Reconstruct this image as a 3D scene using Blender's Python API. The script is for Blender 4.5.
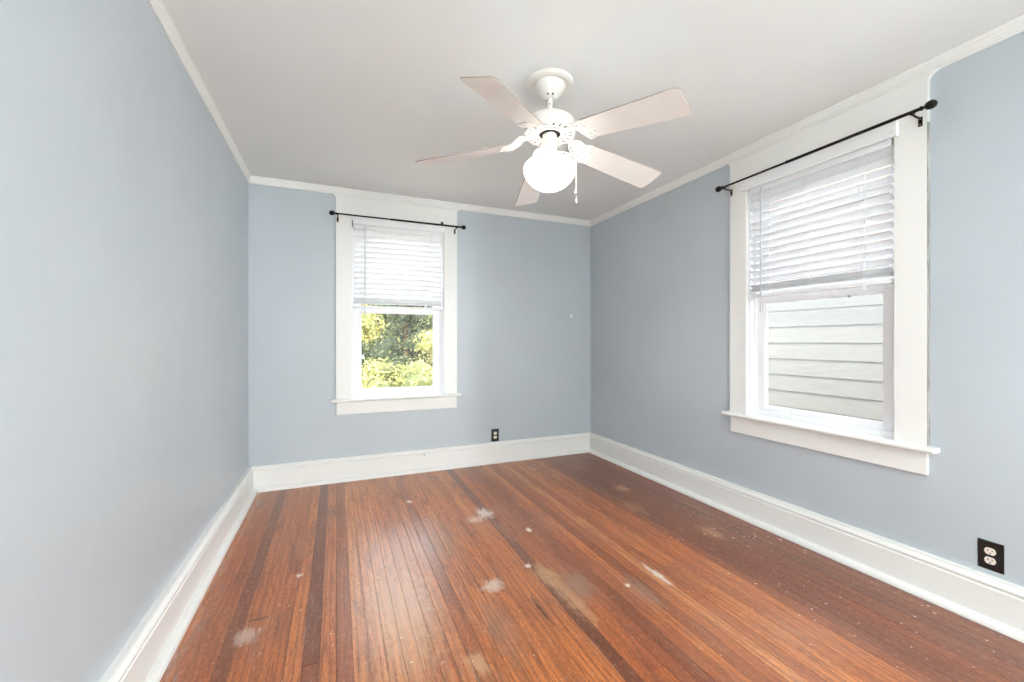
import bpy, bmesh, math, random
from mathutils import Vector, Matrix

for o in list(bpy.data.objects):
    bpy.data.objects.remove(o, do_unlink=True)
sc = bpy.context.scene
C = sc.collection
rnd = random.Random(7)

# ------------------------------------------------------------------ room numbers (metres)
XL, XR, YB, YF, H = -0.6353, 2.547, 3.834, -0.20, 2.4848
CAM_H, YAW, FPX = 1.18, 0.3999, 416.6

# ------------------------------------------------------------------ camera
cam = bpy.data.objects.new('camera', bpy.data.cameras.new('camera'))
C.objects.link(cam)
cam.location = (0, 0, CAM_H)
cam.rotation_euler = (math.pi / 2, 0, -YAW)
cam.data.sensor_width = 36
cam.data.lens = FPX / 1024 * 36
cam.data.shift_y = 0.4 / 1024
cam.data.clip_start = 0.02
sc.camera = cam

# ------------------------------------------------------------------ world, sun, exposure
SKY, SUN, LAMP = 9.0, 7.0, 4.4
FILL_SIDE, FILL_TOP = 1450.0, 96.0  # strengths of the added fill lights behind the camera
sc.view_settings.view_transform = 'Standard'
sc.view_settings.look = 'None'
sc.view_settings.gamma = 1
sc.view_settings.use_curve_mapping = False
sc.view_settings.exposure = 0.18
sc.cycles.use_denoising = True
sc.cycles.max_bounces = 16
sc.cycles.diffuse_bounces = 8
sc.cycles.transparent_max_bounces = 24
sc.cycles.sample_clamp_indirect = 8
w = bpy.data.worlds.new('sky')
sc.world = w
w.use_nodes = True
nt = w.node_tree
nt.nodes.clear()
out = nt.nodes.new('ShaderNodeOutputWorld')
bg = nt.nodes.new('ShaderNodeBackground')
sky = nt.nodes.new('ShaderNodeTexSky')
sky.sky_type = 'HOSEK_WILKIE'
sky.sun_direction = Vector((-0.12, -0.62, 0.77)).normalized()
sky.turbidity = 5
mx = nt.nodes.new('ShaderNodeMix')
mx.data_type = 'RGBA'
mx.inputs[0].default_value = 0.8
nt.links.new(sky.outputs[0], mx.inputs[6])
mx.inputs[7].default_value = (0.92, 0.96, 1.0, 1)
nt.links.new(mx.outputs[2], bg.inputs[0])
bg.inputs[1].default_value = SKY
nt.links.new(bg.outputs[0], out.inputs[0])

sd = bpy.data.lights.new('sun', 'SUN')
sd.energy = SUN
sd.angle = 0.02
sd.color = (1, 0.93, 0.8)
sun = bpy.data.objects.new('sun', sd)
C.objects.link(sun)
# two added fill lights in the made-up room behind the camera
for nm, en, sx, sy, loc, rot in (('fill_light_side', FILL_SIDE, 3.0, 2.2, (5.1, -5.0, 1.3), (math.pi / 2, 0, math.radians(38.7))),
                                 ('fill_light_top', FILL_TOP, 1.6, 1.2, (0.95, -1.6, 2.40), (0, 0, 0))):
    ld = bpy.data.lights.new(nm, 'AREA')
    ld.shape = 'RECTANGLE'
    ld.size, ld.size_y, ld.energy = sx, sy, en
    ld.color = (0.95, 0.99, 1.0)
    lo_ = bpy.data.objects.new(nm, ld)
    C.objects.link(lo_)
    lo_.location, lo_.rotation_euler = loc, rot
sun.rotation_euler = Vector((0.12, 0.62, -0.77)).to_track_quat('-Z', 'Y').to_euler()


# ------------------------------------------------------------------ helpers
def tag(o, label=None, cat=None, group=None, kind=None):
    if label: o['label'] = label
    if cat: o['category'] = cat
    if group: o['group'] = group
    if kind: o['kind'] = kind
    return o


def empty(name, loc=(0, 0, 0), rz=0, parent=None):
    o = bpy.data.objects.new(name, None)
    C.objects.link(o)
    o.location = loc
    o.rotation_euler = (0, 0, rz)
    o.empty_display_size = 0.05
    if parent: o.parent = parent
    return o


def obj(name, bm, mat, parent=None, smooth=False, bevel=0, seg=2):
    bmesh.ops.recalc_face_normals(bm, faces=bm.faces)
    me = bpy.data.meshes.new(name)
    bm.to_mesh(me)
    bm.free()
    if smooth:
        for p in me.polygons: p.use_smooth = True
    for m in (mat if isinstance(mat, (list, tuple)) else [mat]):
        me.materials.append(m)
    o = bpy.data.objects.new(name, me)
    C.objects.link(o)
    if parent: o.parent = parent
    if bevel:
        b = o.modifiers.new('bevel', 'BEVEL')
        b.width = bevel
        b.segments = seg
        b.limit_method = 'ANGLE'
        b.angle_limit = 0.6
    if smooth:
        if hasattr(me, 'set_sharp_from_angle'):
            me.set_sharp_from_angle(angle=0.7)
    return o


def box(bm, x0, x1, y0, y1, z0, z1):
    v = [bm.verts.new(p) for p in ((x0, y0, z0), (x1, y0, z0), (x1, y1, z0), (x0, y1, z0),
                                   (x0, y0, z1), (x1, y0, z1), (x1, y1, z1), (x0, y1, z1))]
    for f in ((0, 3, 2, 1), (4, 5, 6, 7), (0, 1, 5, 4), (1, 2, 6, 5), (2, 3, 7, 6), (3, 0, 4, 7)):
        bm.faces.new([v[i] for i in f])
    return v


def loft(bm, rings, closed=True, caps=True):
    R = [[bm.verts.new(p) for p in r] for r in rings]
    n = len(R[0])
    for a, b in zip(R, R[1:]):
        for i in range(n if closed else n - 1):
            j = (i + 1) % n
            bm.faces.new((a[i], a[j], b[j], b[i]))
    if caps:
        bm.faces.new(R[0][::-1])
        bm.faces.new(R[-1])
    return R


def prism(bm, poly, y0, y1):
    """polygon in (x, z) pushed along y"""
    return loft(bm, [[(x, y0, z) for x, z in poly], [(x, y1, z) for x, z in poly]])


def lathe(bm, prof, n=48, c=(0, 0, 0), axis='z'):
    def P(r, z, a):
        if axis == 'z': return (c[0] + r * math.cos(a), c[1] + r * math.sin(a), c[2] + z)
        if axis == 'x': return (c[0] + z, c[1] + r * math.cos(a), c[2] + r * math.sin(a))
        return (c[0] + r * math.sin(a), c[1] + z, c[2] + r * math.cos(a))
    rings = [[P(max(r, 1e-5), z, 2 * math.pi * i / n) for i in range(n)] for r, z in prof]
    loft(bm, rings)
    bmesh.ops.remove_doubles(bm, verts=bm.verts, dist=5e-5)


def tube(bm, path, r, n=8):
    path = [Vector(p) for p in path]
    rings = []
    for i, p in enumerate(path):
        d = (path[min(i + 1, len(path) - 1)] - path[max(i - 1, 0)]).normalized()
        up = Vector((0, 0, 1)) if abs(d.z) < 0.9 else Vector((1, 0, 0))
        a = d.cross(up).normalized()
        b = d.cross(a).normalized()
        rr = r[i] if isinstance(r, (list, tuple)) else r
        rings.append([p + a * (rr * math.cos(2 * math.pi * k / n)) + b * (rr * math.sin(2 * math.pi * k / n)) for k in range(n)])
    loft(bm, rings)


def flat_shape(outlines, thick):
    """2-D outlines (first is the rim, the others are holes) filled and given thickness, as a bmesh around z = 0"""
    cu = bpy.data.curves.new('outline', 'CURVE')
    cu.dimensions = '2D'
    cu.fill_mode = 'BOTH'
    cu.extrude = thick / 2
    for pts in outlines:
        s = cu.splines.new('POLY')
        s.points.add(len(pts) - 1)
        for q, (x, y) in zip(s.points, pts): q.co = (x, y, 0, 1)
        s.use_cyclic_u = True
    o = bpy.data.objects.new('outline', cu)
    C.objects.link(o)
    dg = bpy.context.evaluated_depsgraph_get()
    me = bpy.data.meshes.new_from_object(o.evaluated_get(dg))
    bm = bmesh.new()
    bm.from_mesh(me)
    bpy.data.objects.remove(o)
    bpy.data.curves.remove(cu)
    bpy.data.meshes.remove(me)
    bmesh.ops.remove_doubles(bm, verts=bm.verts, dist=1e-5)
    return bm


# ------------------------------------------------------------------ materials
class N:
    def __init__(self, name):
        self.m = bpy.data.materials.new(name)
        self.m.use_nodes = True
        self.t = self.m.node_tree
        self.b = self.t.nodes['Principled BSDF']

    def n(self, kind, **kw):
        x = self.t.nodes.new(kind)
        for k, v in kw.items(): setattr(x, k, v)
        return x

    def l(self, a, b): self.t.links.new(a, b)

    def val(self, sock, v):
        if hasattr(v, 'is_linked') or hasattr(v, 'links'): self.l(v, sock)
        else: sock.default_value = v

    def coords(self, scale=(1, 1, 1), loc=(0, 0, 0)):
        tc = self.n('ShaderNodeTexCoord')
        mp = self.n('ShaderNodeMapping')
        mp.inputs['Scale'].default_value = scale
        mp.inputs['Location'].default_value = loc
        self.l(tc.outputs['Object'], mp.inputs[0])
        return mp.outputs[0]

    def noise(self, vec, scale, detail=4, rough=0.5, dist=0.0):
        x = self.n('ShaderNodeTexNoise')
        self.l(vec, x.inputs['Vector'])
        x.inputs['Scale'].default_value = scale
        x.inputs['Detail'].default_value = detail
        x.inputs['Roughness'].default_value = rough
        x.inputs['Distortion'].default_value = dist
        return x.outputs[0]

    def ramp(self, fac, stops, interp='LINEAR'):
        r = self.n('ShaderNodeValToRGB')
        cr = r.color_ramp
        cr.interpolation = interp
        while len(cr.elements) < len(stops): cr.elements.new(0.5)
        for e, (p, c) in zip(cr.elements, stops):
            e.position = p
            e.color = (c if len(c) == 4 else (*c, 1)) if isinstance(c, (tuple, list)) else (c, c, c, 1)
        self.l(fac, r.inputs[0])
        return r.outputs[0]

    def mix(self, fac, a, b, mode='MIX'):
        x = self.n('ShaderNodeMix', data_type='RGBA', blend_type=mode)
        for s, v in ((x.inputs[0], fac), (x.inputs[6], a), (x.inputs[7], b)):
            if isinstance(v, (tuple, list)): s.default_value = v if len(v) == 4 else (*v, 1)
            elif isinstance(v, (int, float)): s.default_value = v
            else: self.l(v, s)
        return x.outputs[2]

    def math(self, op, a, b=None, c=None):
        x = self.n('ShaderNodeMath', operation=op)
        for s, v in zip(x.inputs, (a, b, c)):
            if v is None: continue
            if isinstance(v, (int, float)): s.default_value = v
            else: self.l(v, s)
        return x.outputs[0]

    def bump(self, height, strength=0.2, dist=0.01, prev=None):
        x = self.n('ShaderNodeBump')
        x.inputs['Strength'].default_value = strength
        x.inputs['Distance'].default_value = dist
        self.l(height, x.inputs['Height'])
        if prev is not None: self.l(prev, x.inputs['Normal'])
        return x.outputs[0]


def srgb(r, g, b):
    def f(c):
        c /= 255
        return c / 12.92 if c <= 0.04045 else ((c + 0.055) / 1.055) ** 2.4
    return (f(r), f(g), f(b))


def plain(name, col, rough=0.5, metal=0.0, var=0.04, scale=30, spec=0.5, bump=0.03):
    k = N(name)
    v = k.coords()
    ns = k.noise(v, scale, 3)
    lo = tuple(max(0, c * (1 - var)) for c in col)
    hi = tuple(min(1, c * (1 + var)) for c in col)
    k.l(k.ramp(ns, [(0.3, lo), (0.7, hi)]), k.b.inputs['Base Color'])
    k.b.inputs['Roughness'].default_value = rough
    k.b.inputs['Metallic'].default_value = metal
    k.b.inputs['Specular IOR Level'].default_value = spec
    if bump: k.l(k.bump(ns, bump, 0.002), k.b.inputs['Normal'])
    return k.m


def wall_paint():
    k = N('blue_grey_wall_paint')
    v = k.coords()
    big = k.noise(v, 1.4, 4, 0.55)
    fine = k.noise(v, 160, 2, 0.6)
    brush = k.noise(k.coords((14, 14, 2.2)), 3.0, 4, 0.6)
    a, b = srgb(*WALL), tuple(c * 0.95 for c in srgb(*WALL))
    k.l(k.ramp(big, [(0.35, b), (0.65, a)]), k.b.inputs['Base Color'])
    k.l(k.ramp(brush, [(0.3, 0.38), (0.7, 0.44)]), k.b.inputs['Roughness'])
    n1 = k.bump(k.noise(v, 5.0, 3, 0.5), 0.10, 0.012)
    k.l(k.bump(fine, 0.06, 0.0006, n1), k.b.inputs['Normal'])
    return k.m


def white_paint(name, col, rough=0.4, b=0.06):
    k = N(name)
    v = k.coords()
    s = k.noise(v, 2.5, 4, 0.6)
    f = k.noise(v, 90, 2)
    c = srgb(*col)
    k.l(k.ramp(s, [(0.3, tuple(x * 0.97 for x in c)), (0.7, c)]), k.b.inputs['Base Color'])
    k.b.inputs['Roughness'].default_value = rough
    k.l(k.bump(f, b, 0.0015), k.b.inputs['Normal'])
    return k.m


WALL = (191, 199, 205.5)
M = {}
M['wall'] = wall_paint()
M['ceiling'] = white_paint('flat_ceiling_paint', (233, 234, 233), 0.7, 0.15)
M['trim'] = white_paint('cream_trim_paint', (238, 238, 235), 0.33)
def grimy_shaded_trim():
    k = N('cream_trim_paint_with_grimy_shaded_edge')
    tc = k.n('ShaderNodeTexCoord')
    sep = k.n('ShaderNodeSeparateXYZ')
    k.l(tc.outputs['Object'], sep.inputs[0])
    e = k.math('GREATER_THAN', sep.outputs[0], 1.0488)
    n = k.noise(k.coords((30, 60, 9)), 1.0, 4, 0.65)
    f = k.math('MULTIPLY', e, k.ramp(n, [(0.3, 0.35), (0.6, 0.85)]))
    k.l(k.mix(f, srgb(238, 238, 235), srgb(96, 88, 82)), k.b.inputs['Base Color'])  # outer side face darkened: grime plus its shade painted in
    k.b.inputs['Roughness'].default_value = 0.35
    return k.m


M['trim_grimy_shaded'] = grimy_shaded_trim()
M['blade_edge_shaded'] = plain('tan_shaded_blade_edge', srgb(150, 134, 122), 0.6, bump=0)  # tan holds the shade of the blade's side faces
M['vinyl'] = plain('white_vinyl', srgb(240, 241, 244), 0.35, var=0.01, bump=0)
M['slat'] = plain('white_blind_slat', srgb(240, 241, 243), 0.45, var=0.01, bump=0)
def slat_mat():
    k = N('white_blind_slat')
    n = k.noise(k.coords(), 20, 2)
    col = k.ramp(n, [(0.3, srgb(238, 239, 241)), (0.7, srgb(244, 245, 246))])
    k.l(col, k.b.inputs['Base Color'])
    k.b.inputs['Roughness'].default_value = 0.45
    tr = k.n('ShaderNodeBsdfTranslucent')
    k.l(col, tr.inputs[0])
    ms = k.n('ShaderNodeMixShader')
    ms.inputs[0].default_value = 0.13
    k.l(k.b.outputs[0], ms.inputs[1])
    k.l(tr.outputs[0], ms.inputs[2])
    k.l(ms.outputs[0], k.t.nodes['Material Output'].inputs[0])
    return k.m


M['slat_thin'] = slat_mat()
M['bracket'] = plain('grey_end_strip', srgb(120, 118, 118), 0.5, bump=0)  # dark grey for the strip at the headrail end
M['cord'] = plain('white_cord', srgb(225, 225, 225), 0.8, var=0.02, bump=0)
M['black'] = plain('black_metal', (0.012, 0.011, 0.010), 0.38, 0.6, var=0.2, bump=0.02)
M['black_plastic'] = plain('black_plastic', (0.010, 0.009, 0.009), 0.3, var=0.1, bump=0)
M['brass'] = plain('brass', (0.6, 0.42, 0.18), 0.3, 1.0, bump=0)
M['steel'] = plain('steel', (0.5, 0.5, 0.5), 0.3, 1.0, bump=0)
M['ivory'] = plain('ivory_plastic', srgb(235, 226, 214), 0.4, var=0.01, bump=0)
M['dark'] = plain('dark_recess', (0.02, 0.018, 0.016), 0.7, bump=0)
M['fan'] = plain('white_fan_enamel', srgb(236, 233, 227), 0.35, var=0.015, bump=0)
M['blade'] = plain('white_fan_blade', srgb(238, 233, 229), 0.42, var=0.02, scale=12, bump=0.02)
M['fan_inside'] = plain('fan_motor_inside', srgb(70, 58, 46), 0.6, bump=0)
M['spackle'] = plain('white_plastic', srgb(245, 245, 245), 0.4, bump=0)


def glass_mat():
    k = N('window_glass')
    t = k.n('ShaderNodeBsdfTransparent')
    t.inputs[0].default_value = (0.97, 0.97, 0.97, 1)
    g = k.n('ShaderNodeBsdfGlossy')
    g.inputs['Roughness'].default_value = 0.01
    fr = k.n('ShaderNodeFresnel')
    fr.inputs[0].default_value = 1.45
    m = k.n('ShaderNodeMixShader')
    ge = k.n('ShaderNodeNewGeometry')       # surface reflection counted once, on the outer face of the thin pane
    k.l(k.math('MULTIPLY', fr.outputs[0], k.math('SUBTRACT', 1.0, ge.outputs['Backfacing'])), m.inputs[0])
    k.l(t.outputs[0], m.inputs[1])
    k.l(g.outputs[0], m.inputs[2])
    k.l(m.outputs[0], k.t.nodes['Material Output'].inputs[0])
    return k.m


M['glass'] = glass_mat()


def globe_mat():
    k = N('lit_opal_glass')
    k.b.inputs['Base Color'].default_value = (0.95, 0.94, 0.9, 1)
    k.b.inputs['Roughness'].default_value = 0.25
    k.b.inputs['Emission Color'].default_value = (1, 0.965, 0.91, 1)
    k.b.inputs['Emission Strength'].default_value = LAMP
    return k.m


M['globe'] = globe_mat()


def wood_mat():
    k = N('worn_pine_floor')
    tc = k.n('ShaderNodeTexCoord')
    at = k.n('ShaderNodeAttribute', attribute_name='tone')
    tone = at.outputs['Fac']
    at2 = k.n('ShaderNodeAttribute', attribute_name='seed')
    off = k.n('ShaderNodeCombineXYZ')
    k.l(k.math('MULTIPLY', at2.outputs['Fac'], 37.0), off.inputs[0])
    k.l(k.math('MULTIPLY', at2.outputs['Fac'], 91.0), off.inputs[1])
    add = k.n('ShaderNodeVectorMath', operation='ADD')
    k.l(tc.outputs['Object'], add.inputs[0])
    k.l(off.outputs[0], add.inputs[1])

    def mp(sx, sy):
        m = k.n('ShaderNodeMapping')
        m.inputs['Scale'].default_value = (sx, sy, 1)
        k.l(add.outputs[0], m.inputs[0])
        return m.outputs[0]
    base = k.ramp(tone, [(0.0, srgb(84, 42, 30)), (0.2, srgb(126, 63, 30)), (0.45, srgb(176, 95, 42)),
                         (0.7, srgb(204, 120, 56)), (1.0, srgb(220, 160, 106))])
    streak = k.noise(mp(21, 2.4), 1.0, 8, 0.7, 1.6)
    fine = k.noise(mp(210, 7), 1.0, 3, 0.6)
    wv = k.n('ShaderNodeTexWave', wave_type='BANDS', bands_direction='X')
    k.l(mp(5, 0.42), wv.inputs['Vector'])
    wv.inputs['Scale'].default_value = 2.4
    wv.inputs['Distortion'].default_value = 7
    wv.inputs['Detail'].default_value = 2.5
    wv.inputs['Detail Scale'].default_value = 0.8
    c = k.mix(k.ramp(streak, [(0.45, 0.0), (0.66, 0.8)]), base, srgb(108, 52, 32), 'MIX')
    c = k.mix(k.ramp(streak, [(0.26, 0.3), (0.44, 0.0)]), c, srgb(212, 142, 82), 'MIX')
    c = k.mix(k.ramp(wv.outputs['Fac'], [(0.10, 0.45), (0.34, 0.0)]), c, srgb(124, 62, 36))
    c = k.mix(k.ramp(fine, [(0.34, 0.35), (0.50, 0.0)]), c, srgb(104, 54, 32))
    blot = k.noise(mp(7, 2.0), 1.0, 5, 0.65)
    c = k.mix(k.ramp(blot, [(0.52, 0.0), (0.75, 0.4)]), c, srgb(128, 70, 44))
    # worn, greyed areas
    obj3 = tc.outputs['Object']
    m4 = k.n('ShaderNodeMapping')
    m4.inputs['Scale'].default_value = (120, 38, 1)
    k.l(obj3, m4.inputs[0])
    mott = k.noise(m4.outputs[0], 1.0, 6, 0.75)
    c = k.mix(k.ramp(mott, [(0.50, 0.0), (0.70, 0.5)]), c, srgb(104, 56, 34))
    c = k.mix(k.ramp(mott, [(0.32, 0.45), (0.48, 0.0)]), c, srgb(220, 158, 108))
    m5 = k.n('ShaderNodeMapping')
    m5.inputs['Scale'].default_value = (160, 9, 1)
    m5.inputs['Rotation'].default_value = (0, 0, 0.06)
    k.l(obj3, m5.inputs[0])
    scr = k.noise(m5.outputs[0], 1.0, 4, 0.8)
    c = k.mix(k.ramp(scr, [(0.63, 0.0), (0.70, 0.45)]), c, srgb(214, 180, 150))
    wear = k.noise(obj3, 1.3, 6, 0.62)
    m2 = k.n('ShaderNodeMapping')
    m2.inputs['Scale'].default_value = (22, 3.2, 1)
    k.l(obj3, m2.inputs[0])
    wear2 = k.noise(m2.outputs[0], 1.0, 5, 0.7)
    wm = k.math('MULTIPLY', k.ramp(wear, [(0.46, 0.0), (0.76, 1.0)]), k.ramp(wear2, [(0.30, 0.0), (0.78, 0.75)]))
    c = k.mix(wm, c, srgb(188, 146, 120))
    # greyed, scuffed strips where the varnish has gone along the grain
    m6 = k.n('ShaderNodeMapping')
    m6.inputs['Scale'].default_value = (16, 1.7, 1)
    k.l(obj3, m6.inputs[0])
    scuff = k.noise(m6.outputs[0], 1.0, 8, 0.72, 0.4)
    mid = k.noise(obj3, 0.8, 2)
    c = k.mix(k.math('MULTIPLY', k.ramp(scuff, [(0.55, 0.0), (0.70, 0.6)]), k.ramp(mid, [(0.36, 0.15), (0.56, 1.0)])), c, srgb(172, 132, 112))
    # bare patches (largest tan one partly painted window reflection) and paint smears at places of their own: x, y, half-sizes, strength, colour
    sep = k.n('ShaderNodeSeparateXYZ')
    k.l(obj3, sep.inputs[0])
    wob = k.noise(obj3, 22, 4, 0.7)
    m3 = k.n('ShaderNodeMapping')
    m3.inputs['Scale'].default_value = (75, 9, 1)
    k.l(obj3, m3.inputs[0])
    wob2 = k.noise(m3.outputs[0], 1.0, 5, 0.7)
    wobl = k.math('MULTIPLY', k.math('SUBTRACT', k.math('ADD', k.math('MULTIPLY', wob, 0.45), k.math('MULTIPLY', wob2, 0.55)), 0.5), 4.2)
    tan, pale, grey, dark = srgb(196, 152, 112), srgb(226, 212, 200), srgb(150, 122, 104), srgb(58, 26, 20)
    for (x, y, a, b, s, col) in [
            (0.94, 2.71, 0.050, 0.085, 0.95, pale), (0.85, 2.64, 0.050, 0.05, 0.6, pale), (0.98, 1.87, 0.055, 0.12, 0.75, tan), (1.00, 1.66, 0.04, 0.20, 0.7, tan),
            (1.08, 1.74, 0.07, 0.12, 0.7, grey), (0.48, 1.45, 0.035, 0.075, 0.85, tan), (0.70, 1.89, 0.05, 0.05, 0.7, pale), (1.50, 1.66, 0.018, 0.10, 0.9, pale),
            (2.12, 2.74, 0.05, 0.07, 0.85, tan), (2.14, 1.89, 0.05, 0.09, 0.6, tan), (1.95, 2.40, 0.06, 0.12, 0.35, tan), (1.33, 1.58, 0.05, 0.13, 0.6, grey),
            (-0.33, 1.95, 0.05, 0.05, 0.45, pale), (-0.30, 2.05, 0.035, 0.008, 0.8, dark), (0.27, 1.85, 0.15, 0.42, 0.55, tan), (0.55, 2.45, 0.12, 0.3, 0.4, grey),
            (0.83, 1.64, 0.008, 0.10, 0.9, dark), (-0.17, 2.35, 0.015, 0.02, 0.9, pale), (1.9, 3.0, 0.2, 0.25, 0.18, dark), (0.62, 1.6, 0.06, 0.2, 0.4, grey),
            (1.11, 2.36, 0.016, 0.03, 1.0, pale), (0.93, 1.985, 0.016, 0.018, 1.0, pale), (1.30, 1.64, 0.014, 0.014, 1.0, pale), (0.50, 3.12, 0.02, 0.03, 0.9, pale)]:
        dx = k.math('DIVIDE', k.math('SUBTRACT', sep.outputs[0], x), a)
        dy = k.math('DIVIDE', k.math('SUBTRACT', sep.outputs[1], y), b)
        d = k.math('SQRT', k.math('ADD', k.math('MULTIPLY', dx, dx), k.math('MULTIPLY', dy, dy)))
        d = k.math('ADD', d, wobl)
        f = k.n('ShaderNodeMapRange')
        f.inputs[1].default_value, f.inputs[2].default_value = 1.25, 0.45
        f.inputs[3].default_value, f.inputs[4].default_value = 0.0, s
        k.l(d, f.inputs[0])
        c = k.mix(f.outputs[0], c, col)
    # white paint specks
    vo = k.n('ShaderNodeTexVoronoi')
    vo.inputs['Scale'].default_value = 21
    k.l(obj3, vo.inputs['Vector'])
    sp = k.noise(obj3, 0.9, 2)
    gx = k.n('ShaderNodeMapRange')
    gx.inputs[1].default_value, gx.inputs[2].default_value = 1.4, 1.8
    gx.inputs[3].default_value, gx.inputs[4].default_value = 0.13, 0.21
    k.l(sep.outputs[0], gx.inputs[0])
    r = k.math('MULTIPLY', k.ramp(sp, [(0.35, 0.3), (0.7, 1.0)]), gx.outputs[0])
    spk = k.math('MULTIPLY', k.math('LESS_THAN', vo.outputs['Distance'], r), k.ramp(k.noise(obj3, 40, 2), [(0.46, 0.0), (0.54, 1.0)]))
    c = k.mix(k.math('MULTIPLY', spk, 0.8), c, srgb(222, 208, 194))
    # paint drips along the left skirting
    edge = k.n('ShaderNodeMapRange')
    edge.inputs[1].default_value, edge.inputs[2].default_value = -0.46, -0.56
    k.l(sep.outputs[0], edge.inputs[0])
    drip = k.math('MULTIPLY', edge.outputs[0], k.ramp(k.noise(m2.outputs[0], 2.2, 4, 0.7), [(0.5, 0.0), (0.6, 0.8)]))
    c = k.mix(drip, c, srgb(168, 140, 132))
    k.l(c, k.b.inputs['Base Color'])
    rg = k.math('ADD', k.ramp(wear, [(0.4, FLOOR_R), (0.7, FLOOR_R + 0.12)]), k.math('MULTIPLY', fine, 0.1))
    k.l(rg, k.b.inputs['Roughness'])
    k.b.inputs['Specular IOR Level'].default_value = 1.0
    n1 = k.bump(streak, 0.10, 0.004)
    k.l(k.bump(fine, 0.08, 0.001, n1), k.b.inputs['Normal'])
    return k.m


FLOOR_R = 0.24
M['wood'] = wood_mat()


# ------------------------------------------------------------------ the setting: floor
def build_floor():
    bm = bmesh.new()
    lt = bm.faces.layers.float.new('tone')
    ls = bm.faces.layers.float.new('seed')
    x = XL
    y0, y1 = YF, YB
    fixed = [(-0.60, -0.55, .18), (-0.52, -0.44, .5), (-0.432, -0.378, .17), (-0.374, -.25, .55), (-.25, -.16, .5), (-.12, -.064, .22), (-.057, 0, .66), (0, .058, .36),
             (.062, .112, .78), (.112, .30, .72), (.30, .42, .58), (.46, .515, .38), (.62, .68, .62), (.9, .955, .72), (1.14, 1.195, .18), (1.44, 1.495, .85), (1.66, 1.715, .68), (2.0, 2.055, .12), (2.18, 2.235, .1)]  # first pale run of boards: wear plus window reflection in the tone
    while x < XR - 0.01:
        wd = 0.0585 + rnd.uniform(-0.003, 0.003)
        x2 = min(x + wd, XR)
        xm = (x + x2) / 2
        t = min(0.85, max(0.12, rnd.gauss(0.5, 0.14)))
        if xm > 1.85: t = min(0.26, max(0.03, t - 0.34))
        for a, b, v in fixed:
            if a <= xm < b: t = v + rnd.uniform(-.04, .04)
        # one or two boards end to end
        cuts = sorted([y0, y1] + ([rnd.uniform(0.3, 3.3)] if rnd.random() < 0.35 else []))
        for a, b in zip(cuts, cuts[1:]):
            g = 0.0004 if rnd.random() < .75 else 0.0011
            e = 0.0006
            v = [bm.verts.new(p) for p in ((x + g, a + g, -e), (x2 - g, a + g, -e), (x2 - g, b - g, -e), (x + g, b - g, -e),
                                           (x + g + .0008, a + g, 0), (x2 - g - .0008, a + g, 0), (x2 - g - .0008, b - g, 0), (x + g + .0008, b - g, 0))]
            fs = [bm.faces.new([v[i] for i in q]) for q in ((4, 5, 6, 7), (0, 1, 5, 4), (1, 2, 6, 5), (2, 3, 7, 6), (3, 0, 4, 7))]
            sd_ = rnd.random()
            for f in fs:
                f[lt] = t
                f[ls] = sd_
            t = min(0.9, max(0.05, t + rnd.uniform(-.12, .12)))
        x = x2
    sub = box(bm, XL - .14, XR + .14, YF - .14, YB + .14, -0.09, -0.003)
    o = obj('floor', bm, M['wood'])
    return tag(o, 'worn orange brown pine strip floor with scuffs and paint specks', kind='structure')


build_floor()

T = 0.14
# window openings: u .125-.925, z .69-2.20 from the casing's left edge
WU0, WU1, WZ0, WZ1 = 0.125, 0.925, 0.690, 2.200
WB0 = 0.0          # X of the casing's left edge, back wall
WR0 = 2.078        # Y of the casing's left edge, right wall
bm = bmesh.new()
for x0, x1, z0, z1 in ((XL - T, WB0 + WU0, 0, H + .1), (WB0 + WU1, XR + T, 0, H + .1), (WB0 + WU0, WB0 + WU1, 0, WZ0), (WB0 + WU0, WB0 + WU1, WZ1, H + .1)):
    box(bm, x0, x1, YB, YB + T, z0, z1)
tag(obj('wall_back', bm, M['wall']), 'blue grey painted back wall', kind='structure')
bm = bmesh.new()
for y0, y1, z0, z1 in ((YF, WR0 - WU1, 0, H + .1), (WR0 - WU0, YB, 0, H + .1), (WR0 - WU1, WR0 - WU0, 0, WZ0), (WR0 - WU1, WR0 - WU0, WZ1, H + .1)):
    box(bm, XR, XR + T, y0, y1, z0, z1)
tag(obj('wall_right', bm, M['wall']), 'blue grey painted right wall', kind='structure')
bm = bmesh.new()
box(bm, XL - T, XL, YF, YB, 0, H + .1)
tag(obj('wall_left', bm, M['wall']), 'blue grey painted left wall with a soft sheen', kind='structure')
bm = bmesh.new()
box(bm, XL - T, XL + .10, YF - T, YF, 0, H + .1)
box(bm, XR - .10, XR + T, YF - T, YF, 0, H + .1)
box(bm, XL + .10, XR - .10, YF - T, YF, 2.3, H + .1)  # opening below is added to let the fill light in
tag(obj('wall_front', bm, M['wall']), 'blue grey wall with a wide opening added behind the camera for fill light', kind='structure')
YA, XA = -6.4, 6.4  # extent of the unseen room added to hold the fill lights
bm = bmesh.new()
box(bm, XL - .6, XA, YA - .1, YF - T, H, H + .1)
box(bm, XL - .6, XA, YA - .1, YF - T, -.1, -.001)
box(bm, XL - .7, XL - .6, YA - .1, YF - T, 0, H)
box(bm, XA, XA + .1, YA - .1, YF - T, 0, H)
box(bm, XL - .6, XA, YA - .1, YA, 0, H)
box(bm, XL - .6, XL - T, YF - T, YF, 0, H)
box(bm, XR + T, XA, YF - T, YF, 0, H)
tag(obj('wall_fill_room', bm, M['ceiling']), 'plain white unseen room shell added behind the camera for fill light', kind='structure')
bm = bmesh.new()
box(bm, XL, XR, YF, YB, H, H + .1)
tag(obj('ceiling', bm, M['ceiling']), 'flat white ceiling', kind='structure')


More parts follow.
